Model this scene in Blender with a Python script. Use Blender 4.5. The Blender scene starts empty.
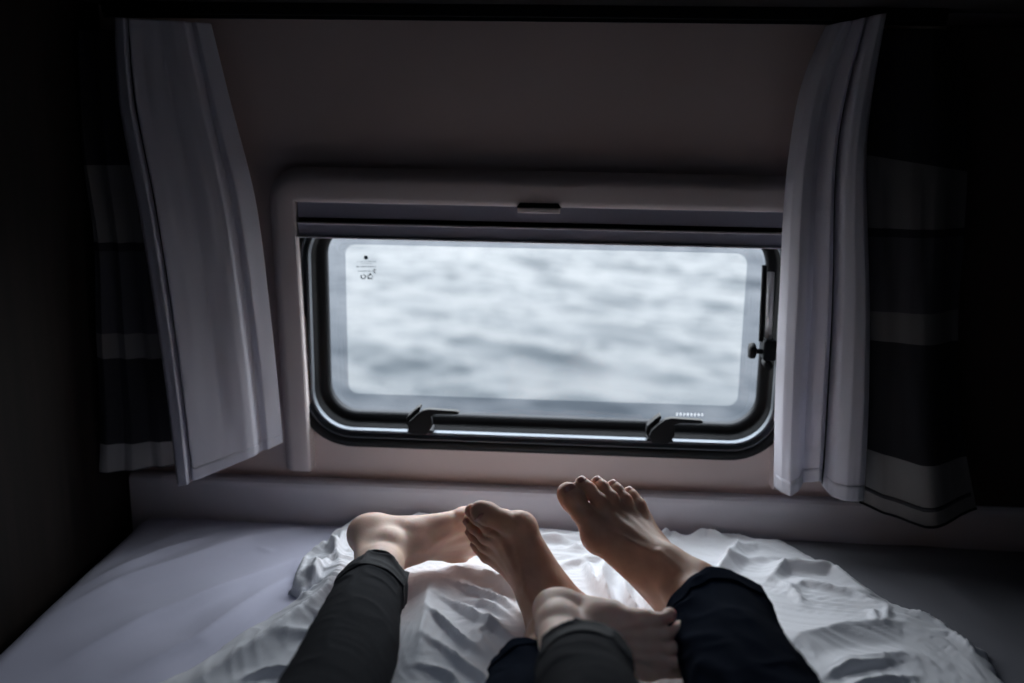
import bpy, math, random
import numpy as np
from mathutils import Vector, Matrix

PI = math.pi
R_ = math.radians
random.seed(4)
rng = np.random.RandomState(7)
C = bpy.context.scene.collection
BED = 0.55          # height of the bed surface
WY = 1.90           # inner face of the window wall
FOC = 995.0
CAM0 = np.array([0.0, 0.0, 1.37])

# ------------------------------------------------------------------ camera maths
def Rx(a):
    c, s = math.cos(a), math.sin(a)
    return np.array([[1, 0, 0], [0, c, -s], [0, s, c]])
def Rz(a):
    c, s = math.cos(a), math.sin(a)
    return np.array([[c, -s, 0], [s, c, 0], [0, 0, 1]])
CM = Rz(R_(3.6)) @ Rx(R_(90 - 13)) @ Rz(R_(.9))
def ray(px, py):
    return CM @ np.array([(px - 512) / FOC, -(py - 341.5) / FOC, -1.0])
def atY(px, py, Y):
    d = ray(px, py)
    return CAM0 + d * (Y / d[1])
def atZ(px, py, Z):
    d = ray(px, py)
    return CAM0 + d * ((Z - CAM0[2]) / d[2])

# ------------------------------------------------------------------ numpy noise
def _hash(ix, iy, iz):
    n = (ix * 374761393 + iy * 668265263 + iz * 2147483647 + 974634777) & 0xffffffff
    n = ((n ^ (n >> 13)) * 1274126177) & 0xffffffff
    n = n ^ (n >> 16)
    return (n & 0xffff) / 65535.0
def vnoise(x, y, z=0.0):
    x, y, z = np.broadcast_arrays(np.asarray(x, float), np.asarray(y, float), np.asarray(z, float))
    ix, iy, iz = np.floor(x).astype(np.int64), np.floor(y).astype(np.int64), np.floor(z).astype(np.int64)
    fx, fy, fz = x - ix, y - iy, z - iz
    fx, fy, fz = [f * f * f * (f * (f * 6 - 15) + 10) for f in (fx, fy, fz)]
    r = 0
    for a in (0, 1):
        for b in (0, 1):
            for c in (0, 1):
                w = (fx if a else 1 - fx) * (fy if b else 1 - fy) * (fz if c else 1 - fz)
                r = r + w * _hash(ix + a, iy + b, iz + c)
    return r * 2 - 1
def sstep(a, b, x):
    t = np.clip((np.asarray(x, float) - a) / (b - a), 0, 1)
    return t * t * (3 - 2 * t)

# ------------------------------------------------------------------ materials
def mat(name, col, rough=.6, metal=0, spec=.5, bump=0, bscale=200, var=0, vscale=8, sheen=0, sss=0, var2=None, stretch=None):
    m = bpy.data.materials.new(name); m.use_nodes = True
    nt = m.node_tree; b = nt.nodes['Principled BSDF']
    b.inputs['Base Color'].default_value = (*col, 1)
    b.inputs['Roughness'].default_value = rough
    b.inputs['Metallic'].default_value = metal
    b.inputs['Specular IOR Level'].default_value = spec
    if sheen: b.inputs['Sheen Weight'].default_value = sheen
    if sss:
        b.inputs['Subsurface Weight'].default_value = sss
        b.inputs['Subsurface Radius'].default_value = (.016, .005, .0025)
        b.inputs['Subsurface Scale'].default_value = 1.0
    tc = nt.nodes.new('ShaderNodeTexCoord'); mp = nt.nodes.new('ShaderNodeMapping')
    nt.links.new(tc.outputs['Object'], mp.inputs['Vector'])
    if stretch: mp.inputs['Scale'].default_value = stretch
    n = nt.nodes.new('ShaderNodeTexNoise'); n.inputs['Scale'].default_value = vscale
    n.inputs['Detail'].default_value = 4
    nt.links.new(mp.outputs['Vector'], n.inputs['Vector'])
    if var or var2:
        mx = nt.nodes.new('ShaderNodeMix'); mx.data_type = 'RGBA'
        c2 = var2 if var2 else tuple(c * (1 - var) for c in col)
        mx.inputs[6].default_value = (*col, 1); mx.inputs[7].default_value = (*c2, 1)
        rr = nt.nodes.new('ShaderNodeMapRange')
        rr.inputs['From Min'].default_value = .35; rr.inputs['From Max'].default_value = .65
        nt.links.new(n.outputs['Fac'], rr.inputs['Value'])
        nt.links.new(rr.outputs['Result'], mx.inputs[0])
        nt.links.new(mx.outputs[2], b.inputs['Base Color'])
    if bump:
        n2 = nt.nodes.new('ShaderNodeTexNoise'); n2.inputs['Scale'].default_value = bscale
        n2.inputs['Detail'].default_value = 5
        nt.links.new(mp.outputs['Vector'], n2.inputs['Vector'])
        bp = nt.nodes.new('ShaderNodeBump'); bp.inputs['Strength'].default_value = bump
        bp.inputs['Distance'].default_value = .002
        nt.links.new(n2.outputs['Fac'], bp.inputs['Height'])
        nt.links.new(bp.outputs['Normal'], b.inputs['Normal'])
    return m

M_wall = mat('wall_laminate', (.70, .59, .575), .55, var=.08, vscale=3, bump=.15, bscale=60)
M_shell = mat('window_surround_plastic', (.80, .72, .72), .45)
M_post = mat('brown_laminate', (.055, .038, .034), .7, spec=.2, var=.1)
M_board = mat('board_laminate', (.68, .67, .73), .5, var=.06, vscale=4)
M_wood = mat('dark_wood', (.012, .008, .0065), .7, spec=.2, var=.45, vscale=3, stretch=(12, 12, 1), bump=.1)
M_lock = mat('locker_dark', (.03, .028, .028), .7, spec=.2, var=.2)
M_black = mat('black_rubber', (.010, .011, .013), .5, spec=.22)
M_plast = mat('black_plastic', (.006, .007, .009), .5, spec=.16)
M_alu = mat('brushed_aluminium', (.17, .185, .205), .5, metal=1)
M_rod = mat('stay_aluminium', (.62, .62, .64), .4, metal=.6)
M_blind = mat('blind_aluminium', (.33, .34, .43), .5)
M_blindl = mat('blind_edge', (.72, .70, .74), .4)
M_print = mat('pane_print', (.03, .05, .07), .5)
M_printw = mat('pane_print_white', (.9, .9, .9), .5)
M_floor = mat('floor_vinyl', (.10, .08, .07), .5, var=.3)
M_sheet = mat('fitted_sheet_cotton', (.60, .60, .74), .85, bump=.25, bscale=900, sheen=.1, var=.04)
M_dark = mat('dark_grey_overlay', (.20, .20, .225), .9, bump=.3, bscale=600)
M_duvet = mat('duvet_cotton', (.82, .83, .87), .8, bump=.25, bscale=700, sheen=.15)
M_curt = mat('curtain_white_voile', (.84, .83, .90), .85, bump=.3, bscale=900, sheen=.1, stretch=(1, 1, 1))
M_cgrey = mat('curtain_grey', (.15, .145, .145), .85, bump=.3, bscale=700)
M_cdark = mat('curtain_dark_grey', (.05, .05, .06), .85, bump=.3, bscale=700)
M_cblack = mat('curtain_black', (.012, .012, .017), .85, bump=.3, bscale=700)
M_cpale = mat('curtain_pale', (.27, .26, .26), .85, bump=.3, bscale=700)
M_legg = mat('charcoal_jersey', (.034, .036, .041), .95, bump=.3, bscale=900, spec=.08)
M_legg2 = mat('charcoal_jersey_hem', (.040, .042, .047), .85, bump=.3, bscale=900, spec=.2, sheen=.04)
M_trou = mat('navy_cotton', (.003, .0072, .018), .95, bump=.4, bscale=500, spec=.03)
M_skinw = mat('skin_fair', (.86, .64, .53), .5, spec=.35, bump=.12, bscale=260, sss=.35, var2=(.78, .54, .44), vscale=22)
M_skinm = mat('skin_tan', (.68, .41, .29), .48, spec=.4, bump=.22, bscale=240, sss=.35, var2=(.54, .31, .22), vscale=26)
M_nailw = mat('nail_fair', (.60, .34, .28), .3)
M_nailm = mat('nail_tan', (.46, .21, .17), .3)

def mat_fabric_translucent(m, w):
    nt = m.node_tree; b = nt.nodes['Principled BSDF']; out = nt.nodes['Material Output']
    t = nt.nodes.new('ShaderNodeBsdfTranslucent'); t.inputs['Color'].default_value = b.inputs['Base Color'].default_value
    mx = nt.nodes.new('ShaderNodeMixShader'); mx.inputs[0].default_value = w
    nt.links.new(b.outputs[0], mx.inputs[1]); nt.links.new(t.outputs[0], mx.inputs[2])
    nt.links.new(mx.outputs[0], out.inputs['Surface'])
mat_fabric_translucent(M_curt, .25)
mat_fabric_translucent(M_printw, .8)

def mat_pane(name, tint, diff=0.0):
    m = bpy.data.materials.new(name); m.use_nodes = True; nt = m.node_tree
    nt.nodes.clear(); out = nt.nodes.new('ShaderNodeOutputMaterial')
    tr = nt.nodes.new('ShaderNodeBsdfTransparent'); tr.inputs['Color'].default_value = (*tint, 1)
    gl = nt.nodes.new('ShaderNodeBsdfGlossy'); gl.inputs['Roughness'].default_value = .05
    fr = nt.nodes.new('ShaderNodeFresnel'); fr.inputs['IOR'].default_value = 1.45
    mx = nt.nodes.new('ShaderNodeMixShader')
    nt.links.new(fr.outputs[0], mx.inputs[0]); nt.links.new(tr.outputs[0], mx.inputs[1]); nt.links.new(gl.outputs[0], mx.inputs[2])
    last = mx
    if diff:
        d = nt.nodes.new('ShaderNodeBsdfTranslucent'); d.inputs['Color'].default_value = (.75, .8, .88, 1)
        m2 = nt.nodes.new('ShaderNodeMixShader'); m2.inputs[0].default_value = diff
        nt.links.new(mx.outputs[0], m2.inputs[1]); nt.links.new(d.outputs[0], m2.inputs[2]); last = m2
    nt.links.new(last.outputs[0], out.inputs['Surface'])
    return m
M_pane = mat_pane('acrylic_clear', (.95, .97, .98))
M_fillpane = mat_pane('fill_hatch_acrylic', (.48, .51, .57))  # tinted pane of the added roof hatch, sets how much fill enters
M_rim = mat_pane('acrylic_bevelled_edge', (.51, .54, .585))

# ------------------------------------------------------------------ mesh helpers
def link_mesh(name, verts, faces, m, parent=None, smooth=True, mats=None, fmi=None, bevel=0, flip=False, sub=0, solid=0):
    verts = np.asarray(verts, float)
    lo, hi = verts.min(0), verts.max(0)
    org = np.array([(lo[0] + hi[0]) / 2, (lo[1] + hi[1]) / 2, lo[2]])
    me = bpy.data.meshes.new(name)
    me.from_pydata((verts - org).tolist(), [], [tuple(map(int, f)) for f in faces])
    o = bpy.data.objects.new(name, me); C.objects.link(o)
    for mm in (mats or [m]): me.materials.append(mm)
    if fmi is not None: me.polygons.foreach_set('material_index', np.asarray(fmi, np.int32))
    if smooth: me.polygons.foreach_set('use_smooth', [True] * len(me.polygons))
    if parent is not None:
        # parents here are never rotated or scaled: subtract their world origin
        p = parent; pw = np.zeros(3)
        while p is not None:
            pw += np.array(p.location); p = p.parent
        o.parent = parent; o.location = (org - pw).tolist()
    else:
        o.location = org.tolist()
    if bevel:
        b = o.modifiers.new('bevel', 'BEVEL'); b.width = bevel; b.segments = 3; b.limit_method = 'ANGLE'; b.angle_limit = R_(35)
        o.modifiers.new('wn', 'WEIGHTED_NORMAL')
    if solid:
        s = o.modifiers.new('solid', 'SOLIDIFY'); s.thickness = solid; s.offset = 0
    if sub:
        s = o.modifiers.new('sub', 'SUBSURF'); s.levels = sub; s.render_levels = sub
    return o
def box(x0, x1, y0, y1, z0, z1):
    v = [(x, y, z) for x in (x0, x1) for y in (y0, y1) for z in (z0, z1)]
    f = [(0, 1, 3, 2), (4, 6, 7, 5), (0, 4, 5, 1), (2, 3, 7, 6), (0, 2, 6, 4), (1, 5, 7, 3)]
    return v, f
def merge(*parts):
    V, Fc = [], []
    for v, f in parts:
        n = len(V); V += [tuple(p) for p in v]; Fc += [tuple(i + n for i in q) for q in f]
    return V, Fc
def empty(name, loc, label=None, cat=None, group=None, kind=None):
    o = bpy.data.objects.new(name, None); C.objects.link(o); o.location = loc; o.empty_display_size = .05
    tag(o, label, cat, group, kind); return o
def tag(o, label=None, cat=None, group=None, kind=None):
    if label: o['label'] = label
    if cat: o['category'] = cat
    if group: o['group'] = group
    if kind: o['kind'] = kind
    return o
def struct(name, vf, m, bevel=0, smooth=False, parent=None):
    o = link_mesh(name, vf[0], vf[1], m, parent, smooth=smooth, bevel=bevel)
    if parent is None: o['kind'] = 'structure'
    return o
def rrect(x0, x1, z0, z1, r, n=12):
    pts = []
    for cx, cz, a0 in ((x1 - r, z1 - r, 0), (x0 + r, z1 - r, 90), (x0 + r, z0 + r, 180), (x1 - r, z0 + r, 270)):
        for i in range(n + 1):
            a = R_(a0 + 90 * i / n); pts.append((cx + r * math.cos(a), cz + r * math.sin(a)))
    return pts
def ring_sweep(rect, r, prof, n=14, closed=True):
    """rounded-rectangle loops, one for each (offset, y) of the profile"""
    x0, x1, z0, z1 = rect; V = []; k = 4 * (n + 1)
    for o, y in prof:
        for x, z in rrect(x0 + o, x1 - o, z0 + o, z1 - o, max(r - o, .006), n): V.append((x, y, z))
    Fc = []; m = len(prof)
    for j in range(m if closed else m - 1):
        for i in range(k):
            a, b = j * k + i, j * k + (i + 1) % k
            c, d = ((j + 1) % m) * k + (i + 1) % k, ((j + 1) % m) * k + i
            Fc.append((a, b, c, d))
    return V, Fc
def disc_rr(rect, r, y, off, n=14):
    x0, x1, z0, z1 = rect
    p = rrect(x0 + off, x1 - off, z0 + off, z1 - off, max(r - off, .006), n)
    return [(x, y, z) for x, z in p], [tuple(range(len(p)))]
def tube(path, rad, n=14, caps=True):
    """a round tube through points, radius per point"""
    P = [np.array(p, float) for p in path]; V = []; Fc = []
    up = np.array([0, 0, 1.0])
    for i, p in enumerate(P):
        t = P[min(i + 1, len(P) - 1)] - P[max(i - 1, 0)]; t /= np.linalg.norm(t)
        u = up if abs(t[2]) < .95 else np.array([1.0, 0, 0])
        a = np.cross(t, u); a /= np.linalg.norm(a); b = np.cross(a, t)
        r = rad[i] if hasattr(rad, '__len__') else rad
        for k in range(n):
            w = 2 * PI * k / n; V.append(tuple(p + r * (math.cos(w) * a + math.sin(w) * b)))
    for i in range(len(P) - 1):
        for k in range(n):
            Fc.append((i * n + k, i * n + (k + 1) % n, (i + 1) * n + (k + 1) % n, (i + 1) * n + k))
    if caps:
        Fc.append(tuple(range(n))[::-1]); Fc.append(tuple((len(P) - 1) * n + k for k in range(n)))
    return V, Fc
def prism(poly, y0, y1):
    """polygon in x,z extruded along y"""
    n = len(poly)
    V = [(x, y0, z) for x, z in poly] + [(x, y1, z) for x, z in poly]
    Fc = [tuple(range(n)), tuple(range(2 * n - 1, n - 1, -1))]
    for i in range(n): Fc.append((i, i + n, (i + 1) % n + n, (i + 1) % n))
    return V, Fc

# ------------------------------------------------------------------ the room shell
XL, XR, YB, ZT = -.905, 1.06, -1.3, 2.05
WIN = (-.549, .424, .709, 1.198); WR = .112      # opening of the window in the wall
struct('floor', box(XL - .03, XR + .03, YB, WY + .04, -.03, 0), M_floor)
HX0, HX1, HY0, HY1 = -.20, .20, .25, .65         # opening of an added, unseen roof hatch for fill light
struct('ceiling', merge(box(XL - .03, XR + .03, YB, HY0, ZT, ZT + .03), box(XL - .03, XR + .03, HY1, WY + .04, ZT, ZT + .03),
                        box(XL - .03, HX0, HY0, HY1, ZT, ZT + .03), box(HX1, XR + .03, HY0, HY1, ZT, ZT + .03)), M_lock)
struct('wall_left', box(XL - .03, XL, YB, WY + .04, 0, ZT), M_wood)
struct('wall_right', box(XR, XR + .03, YB, WY + .04, 0, ZT), M_wood)
struct('wall_front', box(XL - .03, XR + .03, YB - .03, YB, 0, ZT), M_wood)
def wall_with_hole():
    n = 14; k = 4 * (n + 1)
    inn = rrect(WIN[0] + .012, WIN[1] - .012, WIN[2] + .012, WIN[3] - .012, WR - .012, n)
    cx, cz = (WIN[0] + WIN[1]) / 2, (WIN[2] + WIN[3]) / 2
    out = []
    for x, z in inn:
        dx, dz = x - cx, z - cz; t = 1e9
        if dx > 1e-9: t = min(t, (XR - cx) / dx)
        if dx < -1e-9: t = min(t, (XL - cx) / dx)
        if dz > 1e-9: t = min(t, (ZT - cz) / dz)
        if dz < -1e-9: t = min(t, (0 - cz) / dz)
        out.append([cx + dx * t, cz + dz * t])
    for X, Z in ((XL, 0), (XL, ZT), (XR, 0), (XR, ZT)):    # snap the nearest point to each corner
        i = min(range(k), key=lambda j: (out[j][0] - X) ** 2 + (out[j][1] - Z) ** 2); out[i] = [X, Z]
    V = []
    for loop, y in ((inn, WY), (out, WY), (out, WY + .04), (inn, WY + .04)):
        V += [(p[0], y, p[1]) for p in loop]
    Fc = []
    for j in range(4):
        for i in range(k):
            Fc.append((j * k + i, j * k + (i + 1) % k, ((j + 1) % 4) * k + (i + 1) % k, ((j + 1) % 4) * k + i))
    return V, Fc
struct('wall_back', wall_with_hole(), M_wall)
# low board that closes the gap between mattress and wall, with a rounded lip
def lip_board():
    prof = [(1.899, .50), (1.862, .50), (1.862, .622), (1.8635, .630), (1.868, .635), (1.874, .637), (1.884, .634), (1.899, .633)]
    V = [(x, y, z) for x in (-.897, XR - .002) for y, z in prof]; n = len(prof)
    Fc = [tuple(range(n)), tuple(range(2 * n - 1, n - 1, -1))] + [(i, (i + 1) % n, (i + 1) % n + n, i + n) for i in range(n)]
    return V, Fc
struct('trim_1', lip_board(), M_board)
# a darker wall post at the far right where the striped curtain hangs
struct('trim_2', box(.645, XR - .002, 1.872, 1.899, .634, 1.53), M_post, bevel=.004)

# overhead locker above the window
lk = empty('overhead_locker', (0, 1.7, 1.545), 'dark overhead locker running along the wall above the window', 'locker')
link_mesh('locker_body', *box(XL + .002, XR - .002, 1.46, 1.898, 1.552, 2.04), M_lock, lk, smooth=False, bevel=.006)
for i in range(3):
    a = XL + .01 + i * .65
    link_mesh('locker_door', *box(a, a + .64, 1.44, 1.46, 1.56, 2.03), M_wood, lk, smooth=False, bevel=.004)

# curtain rail
rl = empty('curtain_rail', (-.1, 1.83, 1.527), 'black curtain rail under the overhead locker above the window', 'curtain rail')
link_mesh('rail', *box(-.86, .62, 1.815, 1.84, 1.531, 1.552), M_plast, rl, smooth=False, bevel=.002)
link_mesh('rail_lip', *box(-.86, .62, 1.822, 1.833, 1.525, 1.531), M_plast, rl, smooth=False)

# ------------------------------------------------------------------ the window
w1 = empty('window_1', (-.067, WY, WIN[2]), kind='structure')
def ring(name, prof, m):
    return link_mesh(name, *ring_sweep(WIN, WR, prof), m, w1)
ring('rubber_seal', [(-.003, 1.8995), (-.003, 1.886), (0, 1.881), (.004, 1.878), (.014, 1.878), (.018, 1.882), (.018, 1.905)], M_black)
ring('aluminium_frame', [(.0175, 1.905), (.0175, 1.8815), (.0195, 1.880), (.0215, 1.884), (.0225, 1.897), (.0265, 1.8975), (.0275, 1.886), (.030, 1.884),
                         (.033, 1.889), (.034, 1.935), (.026, 1.935)], M_alu)
ring('inner_gasket', [(.022, 1.94), (.022, 1.90), (.0275, 1.900), (.0345, 1.902), (.0345, 1.93), (.040, 1.932), (.050, 1.934), (.055, 1.940), (.055, 1.95)], M_black)
link_mesh('pane_edge', *ring_sweep(WIN, WR, [(.050, 1.946), (.058, 1.945), (.085, 1.947), (.090, 1.951)], closed=False), M_rim, w1)
link_mesh('pane', *disc_rr(WIN, WR, 1.951, .090), M_pane, w1, smooth=False)
# the casing joining pane and wall outside
ring('outer_casing', [(.012, 1.94), (.012, 1.965), (.052, 1.965), (.052, 1.955), (.024, 1.952), (.024, 1.94)], M_black)

# printed mark on the pane, top left, and white print bottom right
def print_at(cells, Y, name, m):
    parts = []
    for (px, py, w, h) in cells:
        a = atY(px - w / 2, py + h / 2, Y); b = atY(px + w / 2, py - h / 2, Y)
        parts.append(box(a[0], b[0], Y - .0004, Y, a[2], b[2]))
    link_mesh(name, *merge(*parts), m, w1, smooth=False)
cells = []
a = atY(366, 257.5, 1.9505)
link_mesh('printed_dot', [(a[0] + .0042 * math.cos(t * PI / 8), 1.9503, a[2] + .0042 * math.sin(t * PI / 8)) for t in range(16)], [tuple(range(16))], M_print, w1, smooth=False)
for (y, x0, x1, h, st) in ((261.5, 357.5, 376, .5, 1.3), (263.5, 361.5, 371, .45, 1.3), (266.6, 356.5, 376, 1.1, 1.5), (271, 358, 373, .8, 1.6)):
    x = x0
    while x < x1:
        w = st * rng.uniform(.55, .8); cells.append((x + w / 2, y, w, h * rng.uniform(.8, 1.1))); x += st + rng.choice([0, 0, 0, .8])
cells += [(374.2, 271, .8, 4.2), (375.4, 269.6, 1.6, .7), (375.4, 272.6, 1.6, .7)]
for cx in (363.3, 370.2):                          # two small round marks under the text
    for t in range(10):
        if rng.rand() < .8: cells.append((cx + 2.2 * math.cos(t * .63), 276.7 + 2.0 * math.sin(t * .63), 1.1, 1.1))
cells += [(370.2, 278.5, 4.8, 1.1), (370.2, 274, 1.6, 1.4)]
print_at(cells, 1.9503, 'printed_mark', M_print)
cells = [(677 + i * 3.6, 414.2 + .08 * i, 2.2, 2.6) for i in range(8)]
print_at(cells, 1.9445, 'white_print', M_printw)

# beige plastic surround of the window (an arch open at the bottom) with the blind in its head
def arch():
    x0, x1, zt, zb, r = -.590, .452, 1.262, .657, .062
    path = [(x0 + .014, zb)]
    for i in range(9):
        a = R_(180 - 90 * i / 8); path.append((x0 + r + r * math.cos(a), zt - r + r * math.sin(a)))
    for i in range(9):
        a = R_(90 - 90 * i / 8); path.append((x1 - r + r * math.cos(a), zt - r + r * math.sin(a)))
    path.append((x1 + .002, zb))
    sec = [(0, 0), (.003, .018), (.012, .030), (.024, .034), (.046, .036), (.053, .035), (.056, .032), (.0575, .0)]   # inwards, out of the wall
    V = []; ns = len(sec)
    for i, (x, z) in enumerate(path):
        if i in (0,): nx, nz = 1, 0
        elif i == len(path) - 1: nx, nz = -1, 0
        elif i <= 9: a = R_(180 - 90 * (i - 1) / 8); nx, nz = -math.cos(a), -math.sin(a)
        else: a = R_(90 - 90 * (i - 10) / 8); nx, nz = -math.cos(a), -math.sin(a)
        for (o, d) in sec:
            oo = o if not (0 < i < len(path) - 1 and r - o < .004) else r - .004
            V.append((x + nx * oo, WY - d, z + nz * oo * (1.16 if 1 < i < len(path) - 2 else 1)))
    Fc = []
    for i in range(len(path) - 1):
        for j in range(ns - 1):
            Fc.append((i * ns + j, i * ns + j + 1, (i + 1) * ns + j + 1, (i + 1) * ns + j))
    Fc.append(tuple(range(ns))); Fc.append(tuple((len(path) - 1) * ns + j for j in range(ns))[::-1])
    return V, Fc
link_mesh('surround', *arch(), M_shell, w1, smooth=True, bevel=.0025)
bl = empty('roller_blind', (-.067, 1.885, 1.13), 'dark grey rolled up blind across the top of the window', 'blind')
BX0, BX1 = -.531, .393
link_mesh('cassette', *box(BX0, BX1, 1.870, 1.897, 1.168, 1.203), M_blind, bl, smooth=False, bevel=.003)
link_mesh('groove', *box(BX0, BX1, 1.880, 1.897, 1.158, 1.168), M_black, bl, smooth=False)
link_mesh('bottom_bar', *box(BX0, BX1, 1.868, 1.893, 1.132, 1.158), M_blind, bl, smooth=False, bevel=.003)
link_mesh('bar_lip', *box(BX0, BX1, 1.864, 1.880, 1.1555, 1.1592), M_blindl, bl, smooth=False, bevel=.001)
link_mesh('bar_lip', *box(BX0, BX1, 1.864, 1.880, 1.1295, 1.1325), M_blindl, bl, smooth=False, bevel=.001)
hx = atY(539, 207, 1.866)[0]
hp = [(hx - .042, 1.196), (hx + .042, 1.196), (hx + .036, 1.205), (hx - .036, 1.205)]
link_mesh('handle_recess', *prism(hp, 1.8628, 1.880), M_black, bl, smooth=False, bevel=.001)
link_mesh('handle', *box(hx - .040, hx + .040, 1.856, 1.872, 1.1865, 1.196), M_shell, bl, smooth=False, bevel=.002)

# two black latches at the sill and the stay arm with its knob
def latch(px, py, label, mirror_hook):
    c = atY(px, py, 1.885)
    r = empty('window_latch', (c[0], 1.885, c[2] - .008), label, 'latch')
    s = .00195
    P = lambda pts: [(c[0] + x * s, c[2] + z * s) for x, z in pts]
    link_mesh('mount', *box(c[0] - .026, c[0] + .024, 1.866, 1.905, c[2] - .009, c[2] - .0035), M_plast, r, smooth=False, bevel=.0015)
    link_mesh('pivot', *tube([(c[0], 1.862, c[2] + .003), (c[0], 1.905, c[2] + .003)], .0135, 20), M_plast, r, smooth=False, bevel=.002)
    link_mesh('screw', *tube([(c[0] + .009, 1.858, c[2] + .000), (c[0] + .009, 1.864, c[2] + .000)], .004, 12), M_alu, r, smooth=False)
    body = [(-9, -4), (-12, 3), (-10, 9), (-3, 16), (3, 21), (9, 22.6), (37, 21.6), (40, 20.6), (40, 18.9), (37, 18), (17, 17.6), (11.5, 15.5), (12.5, 11), (13, 5), (10, 0), (7, -4)]
    link_mesh('lever', *prism(P(body), 1.852, 1.866), M_plast, r, smooth=False, bevel=.0016)
    hook = [(-15, 4), (-14, 11), (-6, 19), (-1, 23), (0, 20), (-5, 10), (-4, 0), (-12, -1)]
    link_mesh('hook', *prism(P(hook), 1.868, 1.892), M_plast, r, smooth=False, bevel=.002)
latch(422, 425.5, 'black window latch at the left of the sill, lever pointing right', 0)
latch(660, 434.5, 'black window latch on the right half of the sill, above the toes', 1)
cs = atY(767, 352, 1.885)
st = empty('window_stay', (cs[0], 1.885, cs[2] - .02), 'telescopic metal window stay with black knob beside the right curtain', 'window stay')
top = atY(771, 272, 1.900); bot = atY(768, 342, 1.885)
link_mesh('arm', *tube([bot, top], .0068, 14), M_rod, st, smooth=True)
link_mesh('track', *tube([bot + np.array([-.0125, .004, 0]), top + np.array([-.012, .006, .012])], .0048, 10), M_plast, st)
link_mesh('clamp', *box(cs[0] - .010, cs[0] + .014, 1.866, 1.905, cs[2] - .014, cs[2] + .026), M_plast, st, smooth=False, bevel=.004)
link_mesh('lower_pin', *tube([(cs[0] + .001, 1.862, cs[2] - .022), (cs[0] + .001, 1.90, cs[2] - .022)], .008, 16), M_plast, st)
kb = []
kc = atY(753, 351, 1.875)
link_mesh('knob_stem', *tube([(kc[0], kc[1], kc[2]), (cs[0] - .006, kc[1] + .004, cs[2] + .002)], .005, 12), M_plast, st)
n = 20; V = []; Fc = []
prof = [(-.0085, .002), (-.008, .013), (-.004, .0155), (.003, .0150), (.0055, .010), (.006, .002)]
for (dx, r) in prof:
    for k in range(n):
        rr = r * (1 + .06 * math.cos(5 * 2 * PI * k / n)); V.append((kc[0] + dx, kc[1] + rr * math.cos(2 * PI * k / n), kc[2] + rr * math.sin(2 * PI * k / n)))
for i in range(len(prof) - 1):
    for k in range(n): Fc.append((i * n + k, i * n + (k + 1) % n, (i + 1) * n + (k + 1) % n, (i + 1) * n + k))
Fc += [tuple(range(n))[::-1], tuple((len(prof) - 1) * n + k for k in range(n))]
link_mesh('knob', V, Fc, M_plast, st, smooth=True)

w2 = empty('fill_hatch', (0, .45, ZT), kind='structure')   # roof hatch out of view, added to let in soft fill
link_mesh('fill_hatch_frame', *merge(box(HX0 - .04, HX0, HY0 - .04, HY1 + .04, ZT - .012, ZT), box(HX1, HX1 + .04, HY0 - .04, HY1 + .04, ZT - .012, ZT),
                                box(HX0, HX1, HY0 - .04, HY0, ZT - .012, ZT), box(HX0, HX1, HY1, HY1 + .04, ZT - .012, ZT)), M_shell, w2, smooth=False, bevel=.003)
link_mesh('fill_hatch_pane', *box(HX0, HX1, HY0, HY1, ZT + .01, ZT + .014), M_fillpane, w2, smooth=False)

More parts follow.
